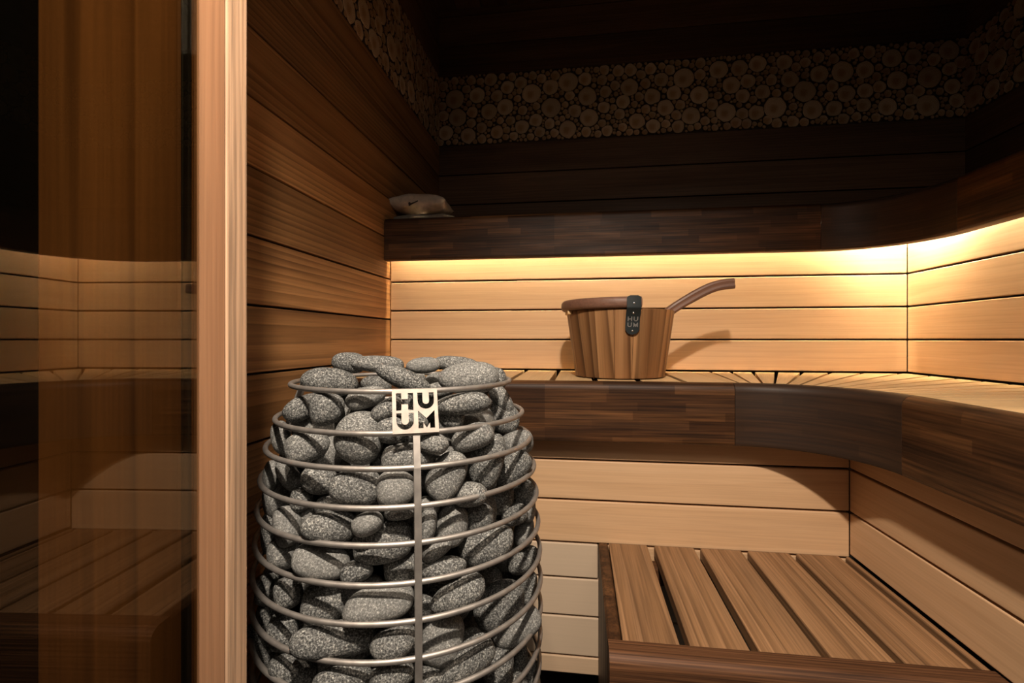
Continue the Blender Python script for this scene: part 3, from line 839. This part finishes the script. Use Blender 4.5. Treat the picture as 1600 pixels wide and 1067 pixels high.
lathe(mb, [(.001, zb0+.012), (rb-wt+.002, zb0+.012), (rb-wt+.002, zb0+.022), (.001, zb0+.022)], BX, BY, 32, .4)
mb.obj('body', M['bucket'], bucket, smooth=35, loc=(BX, BY, ZM))
# lid: disc cut along a chord on the right, resting tilted on the rim
lid_r = .158; th = .028; mb = MB()
camr = Vector((math.cos(YAW), math.sin(YAW), 0)); camf = Vector((-math.sin(YAW), math.cos(YAW), 0))
out = []
ch = .026
a0 = math.acos(ch/lid_r)
for k in range(41): a = a0+(2*math.pi-2*a0)*k/40; out.append((lid_r*math.cos(a), lid_r*math.sin(a)))
n = len(out); vs, gs = [], []
for sc, z in ((.96, 0), (.985, .003), (1, .008), (1, th-.008), (.985, th-.003), (.965, th)):
    for (a, b) in out:
        p = camr*(a*sc)+camf*(b*sc); vs.append(Vector((BX, BY, zb1+.001+z))+p+Z*(a*.006)-camr*.003); gs.append((a, b, z+.02))
fs = [tuple(range(n))[::-1], tuple(range(5*n, 6*n))]
for l in range(5):
    for k in range(n): k2=(k+1)%n; fs.append((l*n+k, l*n+k2, (l+1)*n+k2, (l+1)*n+k))
mb.add(vs, fs, gs, .5)
mb.obj('lid', M['lid'], bucket, smooth=38, loc=(BX, BY, zb1))
# pale grip block under the left of the lid
mb = MB(); p0 = Vector((BX, BY, zb1-.006))-camr*(.150); plank(mb, p0-camf*.05+Z*-.004, camf, camr, Z, .06, .012, .0105, .002, .9); mb.obj('spacer', M['seat'], bucket)
# strap: from the lid edge down the outside of the staves
sa = pix(984, 500, 1.24); sang = math.atan2(sa.y-BY, sa.x-BX)
er = Vector((math.cos(sang), math.sin(sang), 0)); et = Vector((-math.sin(sang), math.cos(sang), 0))
ztop = zb1+.001+th+.002; zbot = zb1-.066; hw = .0175
def strap_pt(wd, z):
    f = (z-zb0)/(zb1-zb0); ro = (rb+(rt-rb)*min(f, 1))+.0035
    if z > zb1-.03: ro = max(ro, rt-.001+.0135*min((z-zb1+.03)/.03, 1)**1.5+.001)
    return ro
rowsz = []; pr = []
NZ = 40
for i in range(NZ+1):
    z = zbot+(ztop-zbot)*i/NZ; dT = min(z-zbot, 1); dB = ztop-z
    w_ = hw
    if z-zbot < hw: w_ = math.sqrt(max(hw**2-(hw-(z-zbot))**2, 0))
    if ztop-z < .008: w_ = hw-.008+math.sqrt(max(.008**2-(.008-(ztop-z))**2, 0))
    rowsz.append((z, max(w_, .0015)))
vs, fs = [], []
for z, w_ in rowsz:
    for k in range(7):
        q = -w_+2*w_*k/6; ro = strap_pt(q, z); a = sang+q/ro
        for e in (0, .003): vs.append((BX+(ro+e)*math.cos(a), BY+(ro+e)*math.sin(a), z))
for i in range(NZ):
    for k in range(6):
        a = i*14+k*2; fs.append((a+1, a+3, a+17, a+15)); fs.append((a, a+14, a+16, a+2))
    a = i*14; fs.append((a, a+1, a+15, a+14)); fs.append((a+12, a+26, a+27, a+13))
fs.append(tuple(range(0,14,2))+tuple(range(13,0,-2))); fs.append(tuple(NZ*14+q for q in (tuple(range(1,14,2))+tuple(range(12,-1,-2)))))
mb = MB(); mb.add(vs, fs); strap = mb.obj('strap', M['leather'], bucket, smooth=50, loc=(BX, BY, zb1))
def on_strap(q, z, e=.0032):
    ro = strap_pt(q, z)+e; a = sang+q/ro; return Vector((BX+ro*math.cos(a), BY+ro*math.sin(a), z))
for z in (ztop-.019, zb1-.012, zbot+.010):
    mb = MB(); p = on_strap(0, z); n_ = er
    vs = [p+n_*.0016]; N = 14
    for (rr2, h2) in ((.0016,.0013),(.0028,0),(.0028,-.002)):
        for k in range(N): a = 2*math.pi*k/N; vs.append(p+et*rr2*math.cos(a)+Z*rr2*math.sin(a)+n_*h2)
    fs = [(0, 1+k, 1+(k+1)%N) for k in range(N)]
    for l in range(2):
        for k in range(N): k2=(k+1)%N; fs.append((1+l*N+k, 1+(l+1)*N+k, 1+(l+1)*N+k2, 1+l*N+k2))
    mb.add(vs, fs); mb.obj('rivet', M['rivet'], strap, smooth=60)
# small printed H U / U M on the strap
lt = [letter_H(.0,.55,.42,1,.09,.09), letter_U(.56,.55,1,1,.09), letter_U(.0,.0,.42,.45,.09), letter_M(.56,.0,1,.45,.09)]
me = curve_mesh('lettering', [[((a-.5)*.026, (b-.5)*.026) for a, b in lp] for lp in lt], .0002)
for v in me.vertices:
    q, h_, e = v.co; P = on_strap(q, zb1-.034+h_, .0034+e); v.co = P-Vector((BX, BY, zb1))
me.materials.append(M['logo']); o = bpy.data.objects.new('lettering', me); COL.objects.link(o); o.parent = strap

# ladle leaning in the bucket
ladle = thing('sauna_ladle', 'brown wooden ladle with curved handle leaning out of the bucket', 'ladle', (BX, BY, zb0+.03))
pts = [(955,548,1.36),(1000,518,1.35),(1030,498,1.34),(1055,480,1.33),(1080,465,1.325),(1105,452,1.32),(1125,445.5,1.315),(1146,443,1.31)]
P0_ = [pix(*p) for p in pts]
def catmull(Q, m):
    out = []
    for i in range(len(Q)-1):
        a, b, c_, d = Q[max(i-1,0)], Q[i], Q[i+1], Q[min(i+2, len(Q)-1)]
        for k in range(m):
            t = k/m; out.append(.5*((2*b)+(c_-a)*t+(2*a-5*b+4*c_-d)*t*t+(3*b-a-3*c_+d)*t**3))
    return out+[Q[-1]]
P = catmull(P0_, 5)
mb = MB(); vs, gs, fs = [], [], []; al = 0; NP = len(P)
for i, p in enumerate(P):
    t = (P[min(i+1,NP-1)]-P[max(i-1,0)]).normalized(); side = camf; nrm = t.cross(side).normalized(); nrm = nrm if nrm.z > 0 else -nrm
    if i: al += (P[i]-P[i-1]).length
    w_ = .0105+.0035*min(i/(NP*.6), 1)
    prof = [(-.011,.5),(-.0095,.8),(-.006,1),(.006,1),(.0095,.8),(.011,.5),(.011,-.5),(.0095,-.8),(.006,-1),(-.006,-1),(-.0095,-.8),(-.011,-.5),(-.0095,-.1),(-.0095,.1)]
    m_ = len(prof)
    for (a, b) in prof: vs.append(p+side*a+nrm*b*w_); gs.append((al, b*w_+.03, a+.02))
for i in range(NP-1):
    for k in range(m_): k2=(k+1)%m_; fs.append((i*m_+k, i*m_+k2, (i+1)*m_+k2, (i+1)*m_+k))
fs.append(tuple(range(m_))[::-1]); fs.append(tuple(range((NP-1)*m_, NP*m_)))
mb.add(vs, fs, gs, .6); hnd = mb.obj('handle', M['lid'], ladle, smooth=28)
mb = MB(); bz = P[0].z
prof = [(.001,bz-.036),(.030,bz-.034),(.042,bz-.022),(.045,bz-.002),(.0435,bz-.002),(.040,bz-.021),(.029,bz-.032),(.001,bz-.034)]
cxb = P[0]-camr*.042
lathe(mb, prof, cxb.x, cxb.y, 32); mb.obj('bowl', M['steel'], ladle, smooth=38)

# ------------------------------------------------------------------ cushion on the top bench
def cushion(label, ctr, hx, hy, hz, rz, rx, mat, mark=False, ry=0):
    t = thing('cushion', label, 'cushion', ctr, 'cushions in the corner of the highest bench')
    tilt = Matrix.Rotation(rz, 3, 'Z') @ Matrix.Rotation(ry, 3, 'Y') @ Matrix.Rotation(rx, 3, 'X'); ctr = Vector(ctr)
    def pil(u, v, sgn):
        e = (max(0, 1-u*u)*max(0, 1-v*v))**.40
        wr = .0012*math.sin(7*u+3*v)+.0010*math.sin(9*v-4*u)+.0006*math.sin(17*u*v+5*u)
        return Vector((u*hx*(1-.07*(1-v*v)), v*hy*(1-.07*(1-u*u)), sgn*e*hz+wr*min(e*2, 1)))
    n = 30; vs, fs = [], []
    for sgn in (1, -1):
        for i in range(n+1):
            for j in range(n+1): vs.append(ctr+tilt @ pil(-1+2*i/n, -1+2*j/n, sgn))
    m2 = (n+1)*(n+1)
    for s2 in (0, 1):
        for i in range(n):
            for j in range(n):
                q = (s2*m2+i*(n+1)+j, s2*m2+(i+1)*(n+1)+j, s2*m2+(i+1)*(n+1)+j+1, s2*m2+i*(n+1)+j+1); fs.append(q if s2 == 0 else q[::-1])
    mb = MB(); mb.add(vs, fs); body = mb.obj('cover', mat, t, smooth=180, loc=ctr)
    bm = bmesh.new(); bm.from_mesh(body.data); bmesh.ops.remove_doubles(bm, verts=bm.verts, dist=.0003); bm.to_mesh(body.data); bm.free()
    if mark:
        vs, fs = [], []
        def mk(x, h):                                   # point of the front edge at height h
            v = -math.sqrt(1-(abs(h)/hz)**2.5); p = pil(x/hx, v, 1 if h >= 0 else -1)
            return ctr+tilt @ (p+Vector((0, -.0012, -.0004 if h < 0 else .0004)))
        N = 12
        for i in range(N+1):
            f = i/N; x = -.026+.034*f; h0 = -.019+.016*f; w_ = .007*(1-.5*f)+(.005 if i < 3 else 0)
            vs += [mk(x, h0), mk(x, h0+w_)]
        for i in range(N): fs.append((2*i, 2*i+2, 2*i+3, 2*i+1))
        mb = MB(); mb.add(vs, fs); o = mb.obj('printed_mark', M['ink'], t, loc=ctr)
        md = o.modifiers.new('t', 'SOLIDIFY'); md.thickness = .0008
    return t
pc1 = pix(658, 321.5, 1.765)
cushion('small cream cushion with a dark slanted mark, topmost in the corner of the highest bench', (pc1.x, pc1.y, pc1.z-.002), .106, .080, .038, math.radians(4), 0, M['cloth'], True)
pc2 = pix(670, 338, 1.80)
cushion('grey cushion lying under the marked cream cushion', (pc2.x, pc2.y, ZT+.022), .115, .080, .027, math.radians(4), 0, M['grey_cloth'])
